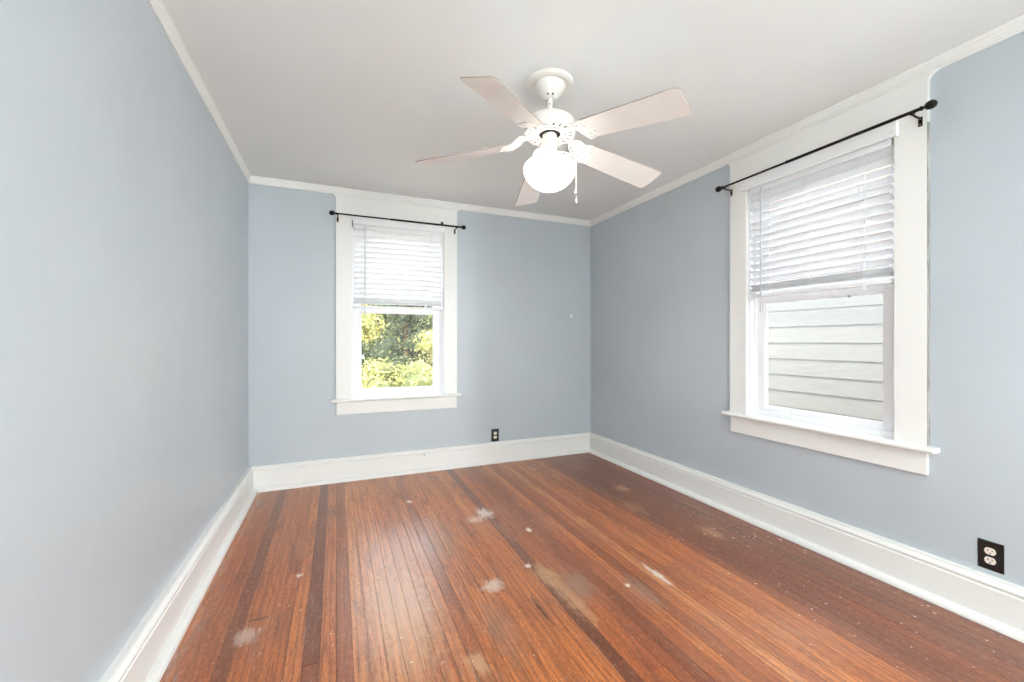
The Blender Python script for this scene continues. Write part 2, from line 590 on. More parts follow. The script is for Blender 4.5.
def moulding(name, label, p0, p1, nrm, prof, z0=0):
    """profile (distance from the wall, height) run from p0 to p1, mitred at both ends"""
    bm = bmesh.new()
    p0, p1, n = Vector((*p0, 0)), Vector((*p1, 0)), Vector((*nrm, 0))
    d = (p1 - p0).normalized()
    loft(bm, [[p0 + d * a + n * a + Vector((0, 0, z0 + z)) for a, z in prof], [p1 - d * a + n * a + Vector((0, 0, z0 + z)) for a, z in prof]])
    return tag(obj(name, bm, M['trim'], bevel=0.0012), label, kind='structure')


BASE = [(0, 0), (.073, 0), (.0725, .008), (.069, .017), (.062, .025), (.052, .029), (.041, .030), (.040, .150), (.036, .154), (.036, .160),
        (.040, .164), (.040, .170), (.034, .178), (.028, .184), (.026, .193), (0, .193)]
CROWN = [(0, 0), (.008, 0), (.011, .006), (.009, .011), (.012, .016), (.012, .026), (.016, .036), (.016, .042), (.021, .050), (.021, .0584), (0, .0584)]
runs = {'left': ((XL, YF), (XL, YB), (1, 0)), 'back': ((XL, YB), (XR, YB), (0, -1)), 'right': ((XR, YB), (XR, YF), (-1, 0)), 'front': ((XR, YF), (XL, YF), (0, 1))}
for i, (side, (a, b, n)) in enumerate(runs.items(), 1):
    moulding('baseboard_' + side, 'tall white baseboard along the %s wall' % side, a, b, n, BASE)
    moulding('trim_%d' % i, 'narrow white crown moulding along the %s wall' % side, a, b, n, CROWN, H - .0584)


# ------------------------------------------------------------------ windows
def build_window(num, loc, rz, label):
    r = tag(empty('window_%d' % num, loc, rz), label, kind='structure')
    Wd = 1.05
    for x0, x1 in ((0, .125), (Wd - .125, Wd)):
        bm = bmesh.new()
        box(bm, x0, x1, -.025, 0, .692, WZ1)
        obj('side_casing', bm, M['trim_grimy_shaded'] if num == 2 else M['trim'], r, bevel=.0015)
    # head casing with flared upper corners
    R_ = .042
    zt = H - .0584
    arcL = [(-R_ + R_ * math.cos(a), zt - R_ + R_ * math.sin(a)) for a in [math.pi / 2 * i / 6 for i in range(7)]]
    left = [(x, z) for x, z in arcL]                      # (0, zt-R) ... (-R, zt)
    poly = [(0, WZ1)] + left + [(Wd - x, z) for x, z in reversed(left)] + [(Wd, WZ1)]
    bm = bmesh.new()
    prism(bm, poly, -.025, 0)
    obj('head_casing', bm, M['trim'], r, bevel=.002)
    bm = bmesh.new()
    box(bm, -.002, Wd + .002, -.031, -.0, zt - .012, zt - .001)
    box(bm, .001, Wd - .001, -.028, -.0, zt - .020, zt - .012)
    obj('head_moulding', bm, M['trim'], r, bevel=.004)
    bm = bmesh.new()
    prof = [(-.062, .672), (-.066, .677), (-.066, .684), (-.061, .691), (-.054, .693), (.05, .693), (.05, .668), (-.056, .668)]
    loft(bm, [[(x, y, z) for y, z in prof] for x in (-.035, Wd + .035)])
    obj('window_stool', bm, M['trim'], r, bevel=.002)
    bm = bmesh.new()
    box(bm, .003, Wd - .003, -.022, 0, .557, .668)
    obj('apron', bm, M['trim'], r, bevel=.003)
    # jamb lining
    bm = bmesh.new()
    box(bm, WU0, WU0 + .012, 0, .14, WZ0, WZ1)
    box(bm, WU1 - .012, WU1, 0, .14, WZ0, WZ1)
    box(bm, WU0, WU1, 0, .14, WZ1 - .012, WZ1)
    obj('jamb', bm, M['vinyl'], r, bevel=.0015)
    # vinyl frame: stops, tracks, sill
    bm = bmesh.new()
    for s in (0, 1):
        def bx(a, b, y0, y1, z0=.715, z1=WZ1 - .012):
            if s: a, b = 1.05 - b, 1.05 - a
            box(bm, a, b, y0, y1, z0, z1)
        bx(WU0 + .012, WU0 + .022, .030, .14)
        bx(WU0 + .022, WU0 + .030, .034, .046)
        bx(WU0 + .022, WU0 + .034, .083, .091)
        bx(WU0 + .022, WU0 + .034, .126, .14)
    box(bm, WU0 + .012, WU1 - .012, .03, .15, .675, .712)
    box(bm, WU0 + .012, WU1 - .012, .028, .036, .712, .722)
    box(bm, WU0 + .012, WU1 - .012, .03, .14, WZ1 - .030, WZ1 - .012)
    obj('window_frame', bm, M['vinyl'], r, bevel=.0015)

    def sash(name, z0, z1, y0, y1, stile, top, bot):
        a, b = WU0 + .023, WU1 - .023
        bm = bmesh.new()
        box(bm, a, a + stile, y0, y1, z0, z1)
        box(bm, b - stile, b, y0, y1, z0, z1)
        box(bm, a + stile, b - stile, y0, y1, z1 - top, z1)
        box(bm, a + stile, b - stile, y0, y1, z0, z0 + bot)
        # glazing bead
        ym = (y0 + y1) / 2
        for x0, x1, q0, q1 in ((a + stile, a + stile + .008, z0 + bot, z1 - top), (b - stile - .008, b - stile, z0 + bot, z1 - top),
                               (a + stile, b - stile, z1 - top - .008, z1 - top), (a + stile, b - stile, z0 + bot, z0 + bot + .008)):
            box(bm, x0, x1, ym - .010, y1 - .004, q0, q1)
        o = obj(name, bm, M['vinyl'], r, bevel=.0018)
        bm = bmesh.new()
        box(bm, a + stile + .002, b - stile - .002, ym, ym + .003, z0 + bot + .002, z1 - top - .002)
        obj('glass_pane', bm, M['glass'], o)
        return o
    lo = sash('lower_sash', .712, 1.475, .047, .081, .052, .038, .042)
    bm = bmesh.new()
    box(bm, .30, .75, .036, .048, .716, .724)
    obj('lift_rail', bm, M['vinyl'], lo, bevel=.002)
    if num == 2:
        bm = bmesh.new()
        lathe(bm, [(0, -.008), (.007, -.006), (.008, 0), (.006, .006), (0, .008)], 12, (.69, .052, 1.428), 'y')
        obj('sash_latch', bm, M['steel'], lo, True)
    sash('upper_sash', 1.445, WZ1 - .030, .092, .124, .045, .045, .035)
    return r


build_window(1, (WB0, YB, 0), 0, 'white cased sash window in the back wall looking onto sunlit trees')
build_window(2, (XR, WR0, 0), -math.pi / 2, 'white cased sash window in the right wall facing neighbouring white siding')


# ------------------------------------------------------------------ blinds
def build_blind(loc, rz, label, tilt, skew, va):
    r = tag(empty('window_blind', loc, rz), label, 'blind', 'half raised window blinds')
    bm = bmesh.new()
    box(bm, .140, .910, -.018, .028, 2.150, 2.187)
    obj('headrail', bm, M['slat'], r, bevel=.002)
    bm = bmesh.new()
    prof = [(-.045, 2.180), (-.049, 2.184), (-.049, 2.246), (-.045, 2.252), (-.045, 2.257), (-.036, 2.257), (-.036, 2.180)]
    loft(bm, [[(x, y, z) for y, z in prof] for x in (va, 1.05 - va)])
    box(bm, va, va + .008, -.036, -.0255, 2.180, 2.257)
    box(bm, 1.042 - va, 1.05 - va, -.036, -.0255, 2.180, 2.257)
    obj('valance', bm, M['slat'], r, bevel=.001)
    if va > .12:
        bm = bmesh.new()
        box(bm, .1265, .1335, -.052, -.030, 2.160, 2.212)
        box(bm, .1265, .1290, -.030, .02, 2.160, 2.200)
        obj('headrail_end_strip', bm, M['bracket'], r, bevel=.001)  # narrow dark grey strip at the left end of the headrail
    # slats
    bm = bmesh.new()

    def slat(z, t, wob=0.0):
        hw, th, n = .0245, .0022, 6
        pts = []
        for i in range(n + 1):
            s = -1 + 2 * i / n
            pts.append((s * hw, .0022 * (1 - s * s)))
        ring = [(y, q + th / 2) for y, q in pts] + [(y, q - th / 2) for y, q in reversed(pts)]
        ct, st = math.cos(t), math.sin(t)
        sec = [(y * ct - q * st + .004, y * st + q * ct) for y, q in ring]
        loft(bm, [[(.142, y, z + q + wob) for y, q in sec], [(.908, y, z + q - wob) for y, q in sec]])
    z = 2.128
    while z > 1.53:
        slat(z, tilt, rnd.uniform(-.0012, .0012))
        z -= .0455
    for i in range(3):
        slat(1.522 - i * .0065, .02, rnd.uniform(-.001, .001))
    obj('slats', bm, M['slat_thin'], r)
    bm = bmesh.new()
    box(bm, .140, .910, -.021, .029, 1.468 , 1.490)
    obj('bottom_rail', bm, M['slat'], r, bevel=.004)
    for i, u in enumerate((.285, .525, .775)):
        bm = bmesh.new()
        k = skew if i == 1 else 0
        for y in (-.0225, .0315):
            tube(bm, [(u - k, y, 2.16), (u - k / 2, y, 1.84), (u, y, 1.492)], .0011, 6)
        obj('ladder_cord', bm, M['cord'], r)
    bm = bmesh.new()
    tube(bm, [(.80, -.027, 2.16), (.802, -.029, 1.8), (.798, -.028, 1.47)], .0012, 6)
    tube(bm, [(.808, -.027, 2.16), (.806, -.029, 1.8), (.806, -.028, 1.47)], .0012, 6)
    c = obj('lift_cord', bm, M['cord'], r)
    bm = bmesh.new()
    for u in (.798, .806):
        lathe(bm, [(.001, 0), (.003, -.004), (.0045, -.022), (.0035, -.026), (0, -.027)], 10, (u, -.028, 1.472))
    obj('cord_tassel', bm, M['slat'], c, True)
    bm = bmesh.new()
    tube(bm, [(.232, -.030, 2.165), (.232, -.031, 1.8), (.233, -.031, 1.372)], .0036, 8)
    tube(bm, [(.232, -.018, 2.176), (.232, -.030, 2.172), (.232, -.030, 2.16)], .0016, 6)
    obj('tilt_wand', bm, plain('clear_grey_wand', srgb(196, 197, 200), .3, bump=0), r, True)
    return r


build_blind((WB0, YB, 0), 0, 'half raised white slatted blind on the back wall window above the trees', math.radians(-52), 0, .130)
build_blind((XR, WR0, 0), -math.pi / 2, 'half raised white slatted blind on the right wall window above the siding', math.radians(-33), .03, .106)


# ------------------------------------------------------------------ curtain rods
def build_rod(loc, rz, label):
    r = tag(empty('curtain_rod', loc, rz), label, 'curtain rod', 'black curtain rods over the windows')
    z, y = 2.238, -.098
    bm = bmesh.new()
    tube(bm, [(.004, y, z), (.46, y, z)], .0062, 14)
    obj('inner_rod', bm, M['black'], r, True)
    bm = bmesh.new()
    lathe(bm, [(.006, 0), (.0088, .002), (.0088, .010), (.0080, .012), (.0080, .612), (.0085, .617)], 16, (.44, y, z), 'x')
    obj('outer_rod', bm, M['black'], r, True)
    fin = [(.006, 0), (.0105, .002), (.0105, .008), (.0065, .011), (.0065, .016), (.011, .019), (.0165, .025), (.0192, .034), (.0192, .042), (.0165, .051), (.010, .0575), (.004, .060), (0, .0605)]
    for s, x in ((-1, .008), (1, 1.054)):
        bm = bmesh.new()
        lathe(bm, [(a, s * b) for a, b in fin], 24, (x, y, z), 'x')
        obj('finial', bm, M['black'], r, True)
    for x in (.014, 1.026):
        bm = bmesh.new()
        box(bm, x - .008, x + .008, -.028, -.0255, z - .052, z - .008)        # plate on the casing
        tube(bm, [(x, -.028, z - .014), (x, -.060, z - .015), (x, y + .004, z - .012)], .0045, 10)
        # cup
        ring = []
        for i in range(11):
            a = math.pi + math.pi * i / 10
            ring.append((x, y + .0115 * math.cos(a), z + .0115 * math.sin(a)))
        loft(bm, [[(p[0] + dx, y + (p[1] - y) * k, z + (p[2] - z) * k) for dx, k in ((-.006, 1), (.006, 1), (.006, 1.28), (-.006, 1.28))] for p in ring])
        b = obj('bracket', bm, M['black'], r, bevel=.0006)
        bm = bmesh.new()
        for dz in (-.044, -.018):
            lathe(bm, [(0, 0), (.0032, .0), (.0032, -.0015), (0, -.0022)], 10, (x, -.028, z + dz), 'y')
        obj('screw', bm, M['brass'], b, True)
    return r


build_rod((WB0, YB, 0), 0, 'black curtain rod with round ends above the back wall window')
build_rod((XR, WR0, 0), -math.pi / 2, 'black curtain rod with round ends above the right wall window')


# ------------------------------------------------------------------ outlets
def build_outlet(loc, rz, label):
    r = tag(empty('power_outlet', loc, rz), label, 'outlet', 'black wall outlets')
    bm = bmesh.new()
    hw, hh = .039, .061
    loft(bm, [[(sx * (hw - d), y, sz * (hh - d)) for sx, sz in ((-1, -1), (1, -1), (1, 1), (-1, 1))] for y, d in ((0, 0), (-.003, 0), (-.006, .003))])
    obj('wall_plate', bm, M['black_plastic'], r, bevel=.0015)
    for dz in (.0195, -.0195):
        bm = bmesh.new()
        pts = []
        for i in range(28):
            a = 2 * math.pi * i / 28
            pts.append((.0172 * math.cos(a), max(-.0142, min(.0142, .0172 * math.sin(a))) + dz))
        prism(bm, pts, -.0078, -.004)
        o = obj('receptacle', bm, M['ivory'], r, bevel=.0005)
        bm = bmesh.new()
        box(bm, -.0075, -.0050, -.0081, -.007, dz - .001, dz + .008)
        box(bm, .0050, .0075, -.0081, -.007, dz - .000, dz + .007)
        lathe(bm, [(0, -.0081), (.0028, -.0081), (.0028, -.007), (0, -.007)], 10, (0, 0, dz - .0078), 'y')
        obj('socket_slots', bm, M['dark'], o)
    bm = bmesh.new()
    lathe(bm, [(0, -.0075), (.0025, -.007), (.003, -.005), (0, -.005)], 10, (0, 0, 0), 'y')
    obj('screw', bm, M['black'], r, True)
    return r


build_outlet((1.440, YB, .260), 0, 'small black outlet above the back baseboard')
build_outlet((XR, .833, .275), -math.pi / 2, 'black outlet with two pale sockets above the right baseboard')


# ------------------------------------------------------------------ ceiling fan
FX, FY = .9953, 1.8648
fan = tag(empty('ceiling_fan', (FX, FY, H)), 'white five blade ceiling fan with a lit globe hanging from the ceiling', 'ceiling fan')
z_ = lambda z: z - H
bm = bmesh.new()
lathe(bm, [(0, 0), (.117, 0), (.118, -.006), (.115, -.014), (.106, -.019), (.097, -.019), (.092, -.014), (.088, -.012), (0, -.012)], 64)
obj('medallion', bm, M['fan'], fan, True)
bm = bmesh.new()
lathe(bm, [(0, -.012), (.079, -.012), (.080, -.018), (.077, -.026), (.066, -.045), (.050, -.062), (.038, -.070), (.034, -.078), (.026, -.084), (0, -.084)], 48)
cn = obj('canopy', bm, M['fan'], fan, True)
bm = bmesh.new()
cd = Vector((math.sin(YAW), math.cos(YAW), 0)) * -1
sdv = Vector((math.cos(YAW), -math.sin(YAW), 0))
for s in (-1, 1):
    p = cd * .034 + sdv * (.012 * s)
    lathe(bm, [(0, .004), (.004, .003), (.0045, 0), (.004, -.003), (0, -.004)], 10, (p.x, p.y, -.074))
obj('canopy_screw', bm, M['dark'], cn, True)
bm = bmesh.new()
lathe(bm, [(0, -.080), (.0135, -.080), (.0135, z_(2.352)), (.020, z_(2.348)), (.022, z_(2.335)), (.022, z_(2.318)), (0, z_(2.316))], 24)
dr = obj('downrod', bm, M['fan'], fan, True)
bm = bmesh.new()
p = cd * .0135
lathe(bm, [(0, .003), (.003, .002), (.0035, 0), (.003, -.002), (0, -.003)], 10, (p.x, p.y, z_(2.372)))
obj('set_screw', bm, M['dark'], dr, True)
bm = bmesh.new()
lathe(bm, [(0, z_(2.322)), (.030, z_(2.322)), (.060, z_(2.317)), (.095, z_(2.306)), (.119, z_(2.290)), (.130, z_(2.268)), (.131, z_(2.244)), (.128, z_(2.228)), (.122, z_(2.2265)), (.120, z_(2.229)), (.120, z_(2.252)), (0, z_(2.252))], 64)
obj('motor_housing', bm, M['fan'], fan, True)
bm = bmesh.new()
lathe(bm, [(0, z_(2.250)), (.113, z_(2.250)), (.113, z_(2.246)), (0, z_(2.246))], 48)
obj('motor_core', bm, M['fan_inside'], fan)


def circ(r, n, cx=0, cy=0, ph=0):
    return [(cx + r * math.cos(ph + 2 * math.pi * i / n), cy + r * math.sin(ph + 2 * math.pi * i / n)) for i in range(n)]


def slot(r0, r1, a, w0, w1):
    e = []
    for r, wv_ in ((r0, w0), (r1, w1)):
        e.append((r, wv_))
    ca, sa = math.cos(a), math.sin(a)
    pts = [(r0, -w0), (r1, -w1), (r1 + w1 * .8, 0), (r1, w1), (r0, w0), (r0 - w0 * .8, 0)]
    return [(x * ca - y * sa, x * sa + y * ca) for x, y in pts]


holes = [slot(.094, .111, 2 * math.pi * i / 20, .0050, .0072) for i in range(20)] + [slot(.068, .082, 2 * math.pi * (i + .5) / 20, .0036, .0050) for i in range(20)] + [circ(.054, 40)]
bm = flat_shape([circ(.127, 80)] + holes, .004)
bmesh.ops.translate(bm, verts=bm.verts, vec=(0, 0, z_(2.2245)))
obj('vent_plate', bm, M['fan'], fan, bevel=.0008)
bm = bmesh.new()
lathe(bm, [(0, z_(2.226)), (.030, z_(2.226)), (.036, z_(2.219)), (.036, z_(2.196)), (.034, z_(2.190)), (.036, z_(2.186)), (.038, z_(2.128)), (.046, z_(2.120)), (.050, z_(2.108)), (.050, z_(2.098)), (0, z_(2.098))], 40)
sw = obj('switch_housing', bm, M['fan'], fan, True)
bm = bmesh.new()
p = sdv * .038 + cd * .012
lathe(bm, [(0, .005), (.004, .004), (.005, 0), (.004, -.005), (0, -.006)], 10, (p.x, p.y, z_(2.140)))
obj('switch_nut', bm, M['brass'], sw, True)
# globe
bm = bmesh.new()
prof = [(.047, z_(2.100)), (.060, z_(2.099)), (.092, z_(2.092)), (.116, z_(2.080)), (.128, z_(2.066)), (.1325, z_(2.050)), (.130, z_(2.032)), (.122, z_(2.011)), (.108, z_(1.990)), (.087, z_(1.970)), (.060, z_(1.954)), (.030, z_(1.9455)), (.012, z_(1.943)), (0, z_(1.943))]
lathe(bm, [(0, z_(2.100))] + prof, 56)
obj('light_globe', bm, M['globe'], fan, True)

# blades and their brackets
PH0, PITCH = -1.1968, -.2624


def frame(a, r0, z0, slope, pitch):
    """local x along the blade, y across (counter-clockwise), z up"""
    x = Vector((math.cos(a) * math.cos(slope), math.sin(a) * math.cos(slope), -math.sin(slope)))
    y = Vector((-math.sin(a) * math.cos(pitch), math.cos(a) * math.cos(pitch), math.sin(pitch)))
    zv = x.cross(y).normalized()
    y = zv.cross(x).normalized()
    m = Matrix((x, y, zv)).transposed().to_4x4()
    m.translation = Vector((math.cos(a) * r0, math.sin(a) * r0, z0))
    return m


BL = .463
slope = math.asin(.061 / BL)


def blade_outline():
    pts = []
    wr, wt, L, rc = .064, .0795, BL, .024
    pts.append((-.008, -wr)); pts.append((-.028, -wr + .016))
    pts.append((-.028, wr - .016)); pts.append((-.008, wr))
    n = 6
    for i in range(n + 1):
        a = math.pi / 2 - math.pi / 2 * i / n
        pts.append((L - rc + rc * math.cos(a), wt - rc + rc * math.sin(a)))
    for i in range(n + 1):
        a = -math.pi / 2 * i / n
        pts.append((L - rc + rc * math.cos(a), -wt + rc + rc * math.sin(a)))
    return pts[::-1]


def bracket_outline():
    """ornate leaf shaped iron: neck at x<0, scalloped plate under the blade root"""
    half = [(-.128, .014), (-.112, .014), (-.104, .020), (-.098, .034), (-.086, .046), (-.070, .052), (-.052, .048), (-.044, .052), (-.034, .062), (-.016, .068), (.000, .066), (.010, .058),
            (.008, .046), (.012, .036), (.024, .030), (.030, .020), (.024, .012), (.032, .006), (.036, 0)]
    # soften
    def sm(P):
        o = [P[0]]
        for a, b in zip(P, P[1:]):
            o += [(a[0] * .75 + b[0] * .25, a[1] * .75 + b[1] * .25), (a[0] * .25 + b[0] * .75, a[1] * .25 + b[1] * .75)]
        return o + [P[-1]]
    half = sm(half)
    return half + [(x, -y) for x, y in reversed(half[:-1])]


def ellipse(cx, cy, a, b, rot, n=14):
    o = []
    for i in range(n):
        t = 2 * math.pi * i / n
        x, y = a * math.cos(t), b * math.sin(t)
        o.append((cx + x * math.cos(rot) - y * math.sin(rot), cy + x * math.sin(rot) + y * math.cos(rot)))
    return o


bh = []
for s in (1, -1):
    bh += [ellipse(-.086, s * .028, .010, .0045, s * .9), ellipse(-.066, s * .036, .011, .0045, s * .5), ellipse(-.040, s * .038, .012, .0045, s * .8), ellipse(-.014, s * .050, .013, .005, s * .2),
           ellipse(-.062, s * .014, .014, .0042, s * .15), ellipse(-.028, s * .018, .013, .0042, s * .35), ellipse(.002, s * .026, .011, .004, s * -.3)]
blade_me, brk_me, scr_me = None, None, None
SPH = []
for i in range(5):
    a = PH0 + i * 2 * math.pi / 5
    m = frame(a, .2335, z_(2.172), slope + (0, 0, .028, -.032, -.032)[i], PITCH)
    if blade_me is None:
        bm = flat_shape([blade_outline()], .006)
        bm.normal_update()
        for f in bm.faces:
            if abs(f.normal.z) < .5: f.material_index = 1
        b = obj('blade', bm, [M['blade'], M['blade_edge_shaded']], fan, bevel=.0006, seg=1)
        blade_me = b.data
        bm = flat_shape([bracket_outline()] + bh, .004)
        # neck rises to the motor plate
        bmesh.ops.subdivide_edges(bm, edges=[e for e in bm.edges if e.calc_length() > .02], cuts=2)
        for v in bm.verts:
            if v.co.x < -.02:
                t = min(1, (-.02 - v.co.x) / .095)
                v.co.z += .036 * t * t * (3 - 2 * t)
                v.co.z += v.co.y * math.sin(.2624) * t
        k = obj('blade_bracket', bm, M['fan'], b, bevel=.0007)
        k.location = (0, 0, -.0055)
        brk_me = k
        scr_me = []
        for x, y in ((.018, .0), (-.004, .042), (-.004, -.042)):
            bm = bmesh.new()
            lathe(bm, [(0, -.0115), (.004, -.0105), (.0055, -.008), (0, -.007)], 12, (x, y, 0))
            scr_me.append(obj('blade_screw', bm, M['fan'], b, True))
    else:
        b = blade0.copy()
        C.objects.link(b)
        for ch in [brk_me] + scr_me:
            c = ch.copy()
            C.objects.link(c)
            c.parent = b
    if i == 0: blade0 = b
    b.parent = fan
    b.matrix_local = m

# pull chains: from the switch housing out over the globe's rim, then straight down
def chain(path, fob_z, nm):
    bm = bmesh.new()
    tube(bm, path, .0014, 6)
    P = [Vector(p) for p in path]
    for A, B in zip(P, P[1:]):
        n = max(1, int((B - A).length / .006))
        for q in range(n):
            c = A.lerp(B, q / n)
            bmesh.ops.create_icosphere(bm, subdivisions=1, radius=.0022, matrix=Matrix.Translation(c))
    o = obj('pull_chain', bm, M['fan'], fan, True)
    bm = bmesh.new()
    e = P[-1]
    lathe(bm, [(.0012, 0), (.0030, -.004), (.0055, -.012), (.0072, -.018), (.0072, -.021), (0, -.022)] if nm == 'bell' else [(.0012, 0), (.0045, -.004), (.0062, -.012), (.0050, -.022), (.0025, -.027), (0, -.028)], 14, e)
    obj('chain_fob', bm, M['fan'], o, True)
    bm = bmesh.new()
    zz = e.z + (-.022 if nm == 'bell' else -.028)
    lathe(bm, [(0, 0), (.005, 0), (.0042, -.003), (0, -.005)], 12, (e.x, e.y, zz))
    obj('fob_tip', bm, M['fan_inside'], o, True)


for k_, (lat, dep, zend, nm) in enumerate(((.121, .056, 1.928, 'bell'), (.125, .040, 1.890, 'drop'))):
    q = lambda r, z: tuple((sdv * (lat * r) + cd * (dep * r)) + Vector((0, 0, z_(z))))
    chain([q(.30, 2.135), q(.6, 2.122), q(.95, 2.096), q(1.02, 2.060), q(1.02, 2.03), q(1.02, zend)], zend, nm)

# ------------------------------------------------------------------ small things on the walls
hk = tag(empty('wall_hook', (2.303, YB, 1.45)), 'tiny white hook alone on the back wall near the far corner', 'hook')
bm = bmesh.new()
pr = [(x * .5, z) for x, z in ellipse(0, 0, .024, .024, 0, 20)]
ca, sa = math.cos(.6), math.sin(.6)
prism(bm, [(x * ca - z * sa, x * sa + z * ca) for x, z in pr], -.005, 0)
obj('hook_plate', bm, M['spackle'], hk, bevel=.001)
bm = bmesh.new()
tube(bm, [(0, -.004, .004), (.002, -.012, -.002), (.005, -.014, -.010), (.004, -.008, -.014)], .0028, 8)
obj('hook_arm', bm, M['spackle'], hk, True)

ck = tag(empty('cup_hook', (WB0 + .905, YB - .025, 2.277)), 'tiny dark cup hook above the rod on the back window casing', 'hook')
bm = bmesh.new()
lathe(bm, [(0, 0), (.011, 0), (.011, -.004), (.004, -.006), (0, -.006)], 14, (0, 0, 0), 'y')
obj('hook_collar', bm, M['black'], ck, True)
bm = bmesh.new()
tube(bm, [(0, -.003, 0), (.001, -.014, .003), (.003, -.024, -.003), (.004, -.028, -.014), (.002, -.022, -.022), (0, -.013, -.018)], .0038, 8)
obj('hook_arm', bm, M['black'], ck, True)

nl = tag(empty('nail', (.737, YB - .040, .149)), 'dark nail head in the back baseboard', 'nail')
bm = bmesh.new()
lathe(bm, [(0, .0), (.0045, 0), (.005, -.002), (.003, -.003), (0, -.0032)], 12, (0, 0, 0), 'y')
obj('nail_head', bm, M['dark'], nl, True)
bm = bmesh.new()
lathe(bm, [(0, .02), (.0015, .015), (.0015, 0), (0, 0)], 8, (0, 0, 0), 'y')
obj('nail_shank', bm, M['dark'], nl, True)


# ------------------------------------------------------------------ outdoors: neighbouring house
def siding_mat():
    k = N('white_lap_siding')
    n = k.noise(k.coords((1, 1, 6)), 6, 4)
    k.l(k.ramp(n, [(0.3, srgb(170, 168, 164)), (0.7, srgb(177, 175, 171))]), k.b.inputs['Base Color'])
    k.b.inputs['Roughness'].default_value = 0.55
    return k.m


GZ = -0.7
house = tag(empty('neighbouring_house', (3.95, 2.2, GZ)), 'white lap sided house next door seen through the right window', 'house')
SX = 3.95
bm = bmesh.new()
z = 1.472 - .152 * 14
y0, y1 = -5.0 - 2.2, 9.5 - 2.2
zs = []
while z < 2.35:
    if z + .152 > GZ:
        prof = [(-.0045, max(z, GZ)), (0.0, z + .152), (.02, z + .152), (.02, max(z, GZ))]
        loft(bm, [[(x, y0, q - GZ) for x, q in prof], [(x, y1, q - GZ) for x, q in prof]])
    z += .152
ztop = z
box(bm, .02, .16, y0, y1, 0, ztop - GZ)
obj('siding_wall', bm, siding_mat(), house)
bm = bmesh.new()
box(bm, -.14, .02, y0 - .3, y1 + .3, ztop - GZ, ztop - GZ + .02)
obj('soffit', bm, M['vinyl'], house)
bm = bmesh.new()
box(bm, -.165, -.14, y0 - .3, y1 + .3, ztop - GZ - .02, ztop - GZ + .16)
obj('fascia', bm, plain('tan_fascia', srgb(190, 160, 140), .5), house, bevel=.003)
bm = bmesh.new()
prof = [(-.19, .15), (-.19, .18), (4.0, 1.1), (4.0, 1.06)]
loft(bm, [[(x, y0 - .3, ztop - GZ + q) for x, q in prof], [(x, y1 + .3, ztop - GZ + q) for x, q in prof]])


def shingle_mat():
    k = N('brown_shingles')
    br = k.n('ShaderNodeTexBrick')
    k.l(k.coords((1, 1, 1)), br.inputs['Vector'])
    br.inputs['Scale'].default_value = 3
    br.inputs['Color1'].default_value = (*srgb(165, 128, 112), 1)
    br.inputs['Color2'].default_value = (*srgb(140, 108, 96), 1)
    br.inputs['Mortar'].default_value = (*srgb(90, 70, 62), 1)
    k.l(br.outputs[0], k.b.inputs['Base Color'])
    k.b.inputs['Roughness'].default_value = 0.85
    return k.m


obj('roof', bm, shingle_mat(), house)

# ------------------------------------------------------------------ outdoors: ground and trees
def ground_mat():
    k = N('lawn')
    n = k.noise(k.coords(), 3, 5)
    k.l(k.ramp(n, [(0.3, srgb(120, 118, 92)), (0.7, srgb(160, 154, 126))]), k.b.inputs['Base Color'])
    k.b.inputs['Roughness'].default_value = 0.9
    return k.m


bm = bmesh.new()
nx = 24
G = [[bm.verts.new((-25 + 50 * i / nx, -15 + 60 * j / nx, GZ + (.03 * math.sin(i * 1.7) * math.cos(j * 1.3)))) for j in range(nx + 1)] for i in range(nx + 1)]
for i in range(nx):
    for j in range(nx): bm.faces.new((G[i][j], G[i + 1][j], G[i + 1][j + 1], G[i][j + 1]))
tag(obj('ground', bm, ground_mat()), 'lawn outside the windows', kind='structure')


def leaf_mat(name, c0, c1, c2):
    k = N(name)
    n = k.noise(k.coords(), 1.1, 3)
    oi = k.n('ShaderNodeAttribute', attribute_name='leaf')
    f = k.math('ADD', k.math('MULTIPLY', n, .6), k.math('MULTIPLY', oi.outputs['Fac'], .5))
    col = k.ramp(f, [(0.25, srgb(*c0)), (0.55, srgb(*c1)), (0.8, srgb(*c2))])
    k.l(col, k.b.inputs['Base Color'])
    k.b.inputs['Roughness'].default_value = 0.5
    tr = k.n('ShaderNodeBsdfTranslucent')
    k.l(col, tr.inputs[0])
    ms = k.n('ShaderNodeMixShader')
    ms.inputs[0].default_value = 0.35
    k.l(k.b.outputs[0], ms.inputs[1])
    k.l(tr.outputs[0], ms.inputs[2])
    k.l(ms.outputs[0], k.t.nodes['Material Output'].inputs[0])
    return k.m


LY = leaf_mat('yellow_green_leaves', (104, 112, 56), (176, 170, 96), (222, 212, 146))
LG = leaf_mat('green_leaves', (52, 66, 42), (90, 104, 64), (150, 152, 98))
BARK = plain('bark', srgb(96, 72, 56), .9, var=.3, scale=9, bump=.3)


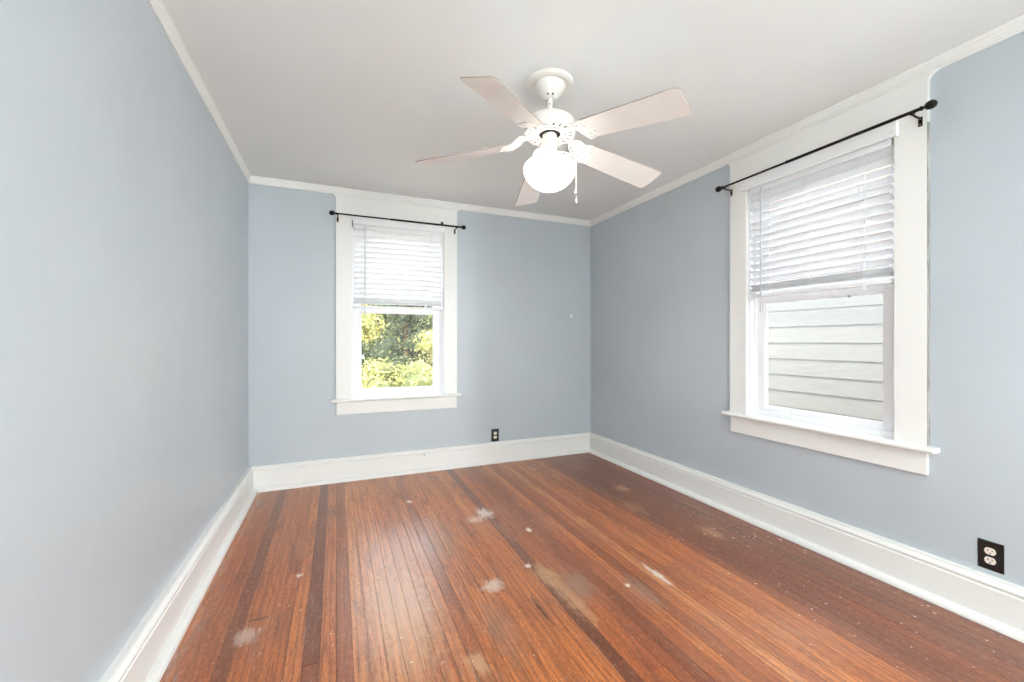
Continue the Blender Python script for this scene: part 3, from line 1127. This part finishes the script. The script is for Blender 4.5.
def tree(name, label, x, y, h, rad, mat, n, leaf, seed, trunk=True):
    q = random.Random(seed)
    r = tag(empty(name, (x, y, GZ)), label, 'tree' if name == 'tree' else 'bush', 'trees and bushes outside the back window')
    blobs = []
    nb = 26
    for i in range(nb):
        t = q.random()
        zc = h * (.16 + .76 * t) if trunk else h * (.15 + .65 * t)
        rr = rad * (0.85 - .45 * abs(t - .4))
        a = q.uniform(0, 6.28)
        d = rr * math.sqrt(q.random()) * .8
        blobs.append((Vector((d * math.cos(a), d * math.sin(a), zc)), rad * q.uniform(.28, .48)))
    bm = bmesh.new()
    ll = bm.faces.layers.float.new('leaf')
    for i in range(n):
        c, br = q.choice(blobs)
        while True:
            v = Vector((q.uniform(-1, 1), q.uniform(-1, 1), q.uniform(-1, 1)))
            if .2 < v.length < 1: break
        v = v.normalized() * (br * (q.uniform(.55, 1.05)))
        p = c + Vector((v.x, v.y, v.z * .8))
        if p.z < .05: continue
        nrm = (v.normalized() + Vector((q.uniform(-1, 1), q.uniform(-1, 1), q.uniform(-.3, 1.2)))).normalized()
        tx = nrm.cross(Vector((q.uniform(-1, 1), q.uniform(-1, 1), q.uniform(-1, 1)))).normalized()
        ty = nrm.cross(tx)
        s = leaf * q.uniform(.6, 1.3)
        vs = [bm.verts.new(p + tx * (s * a) + ty * (s * b * .55) + nrm * (s * e)) for a, b, e in ((-1, 0, 0), (-.2, -.8, .12), (.45, -.6, .08), (1, 0, -.15), (.45, .6, .08), (-.2, .8, .12))]
        f1 = bm.faces.new((vs[0], vs[1], vs[2], vs[3]))
        f2 = bm.faces.new((vs[0], vs[3], vs[4], vs[5]))
        f1[ll] = f2[ll] = q.random()
    for c, br in blobs:
        d = bmesh.ops.create_icosphere(bm, subdivisions=2, radius=br * .62, matrix=Matrix.Translation(c))  # darker core puts the shaded interior into the foliage colour
        for v in d['verts']: v.co += Vector((q.uniform(-1, 1), q.uniform(-1, 1), q.uniform(-1, 1))) * br * .12
        for v in d['verts']: v.co.z = max(v.co.z, .02)
    o = obj('foliage', bm, mat, r)
    bm = bmesh.new()
    if trunk:
        tube(bm, [(0, 0, 0), (.04, .02, h * .3), (-.03, .03, h * .6), (0, 0, h * .85)], [.14, .11, .07, .02], 10)
    for c, br in blobs[:9]:
        b0 = Vector((0, 0, (.3 if trunk else .02) * h * q.uniform(.6, 1.2)))
        tube(bm, [b0, b0.lerp(c, .5) + Vector((0, 0, .1)), c], [.045, .03, .012], 7)
    obj('trunk' if trunk else 'stems', bm, BARK, r, True)
    return r


tree('bush', 'low yellow green bush under the back window view', 1.0, 7.4, 1.7, 1.0, LY, 9000, .034, 3, False)
tree('bush', 'pale yellow bush at the right of the back window view', 2.35, 9.3, 2.5, .95, LY, 9000, .040, 4, False)
tree('tree', 'dark green tree in the middle of the back window view', 1.9, 12.4, 6.2, 1.8, LG, 16000, .060, 5)
tree('tree', 'yellow green tree at the left of the back window view', -.2, 10.0, 5.2, 1.3, LY, 12000, .046, 6)
tree('tree', 'tall yellow green tree behind at the right of the back window view', 5.7, 14.5, 6.5, 1.8, LY, 6000, .075, 8)
tree('tree', 'green tree far at the left outside the back window', -3.2, 13.4, 6.5, 2.0, LG, 6000, .08, 9)
tree('tree', 'broad green tree farthest behind the others', 1.6, 19.0, 8.0, 2.7, LG, 12000, .12, 10)
tree('bush', 'green hedge like bush behind the yellow bushes', 1.1, 14.9, 3.6, 1.1, LG, 9000, .055, 11, False)
tree('bush', 'tall green bush behind the trees at the right edge of the back window view', 5.0, 18.2, 4.2, 1.2, LG, 8000, .06, 12, False)
tree('bush', 'green bush outside the back window, left of the yellow green tree', -2.6, 9.4, 3.4, 1.1, LG, 6000, .055, 13, False)
tree('bush', 'round green bush far behind at the left of the back window view', -.75, 16.5, 4.0, 1.15, LG, 7000, .07, 14, False)
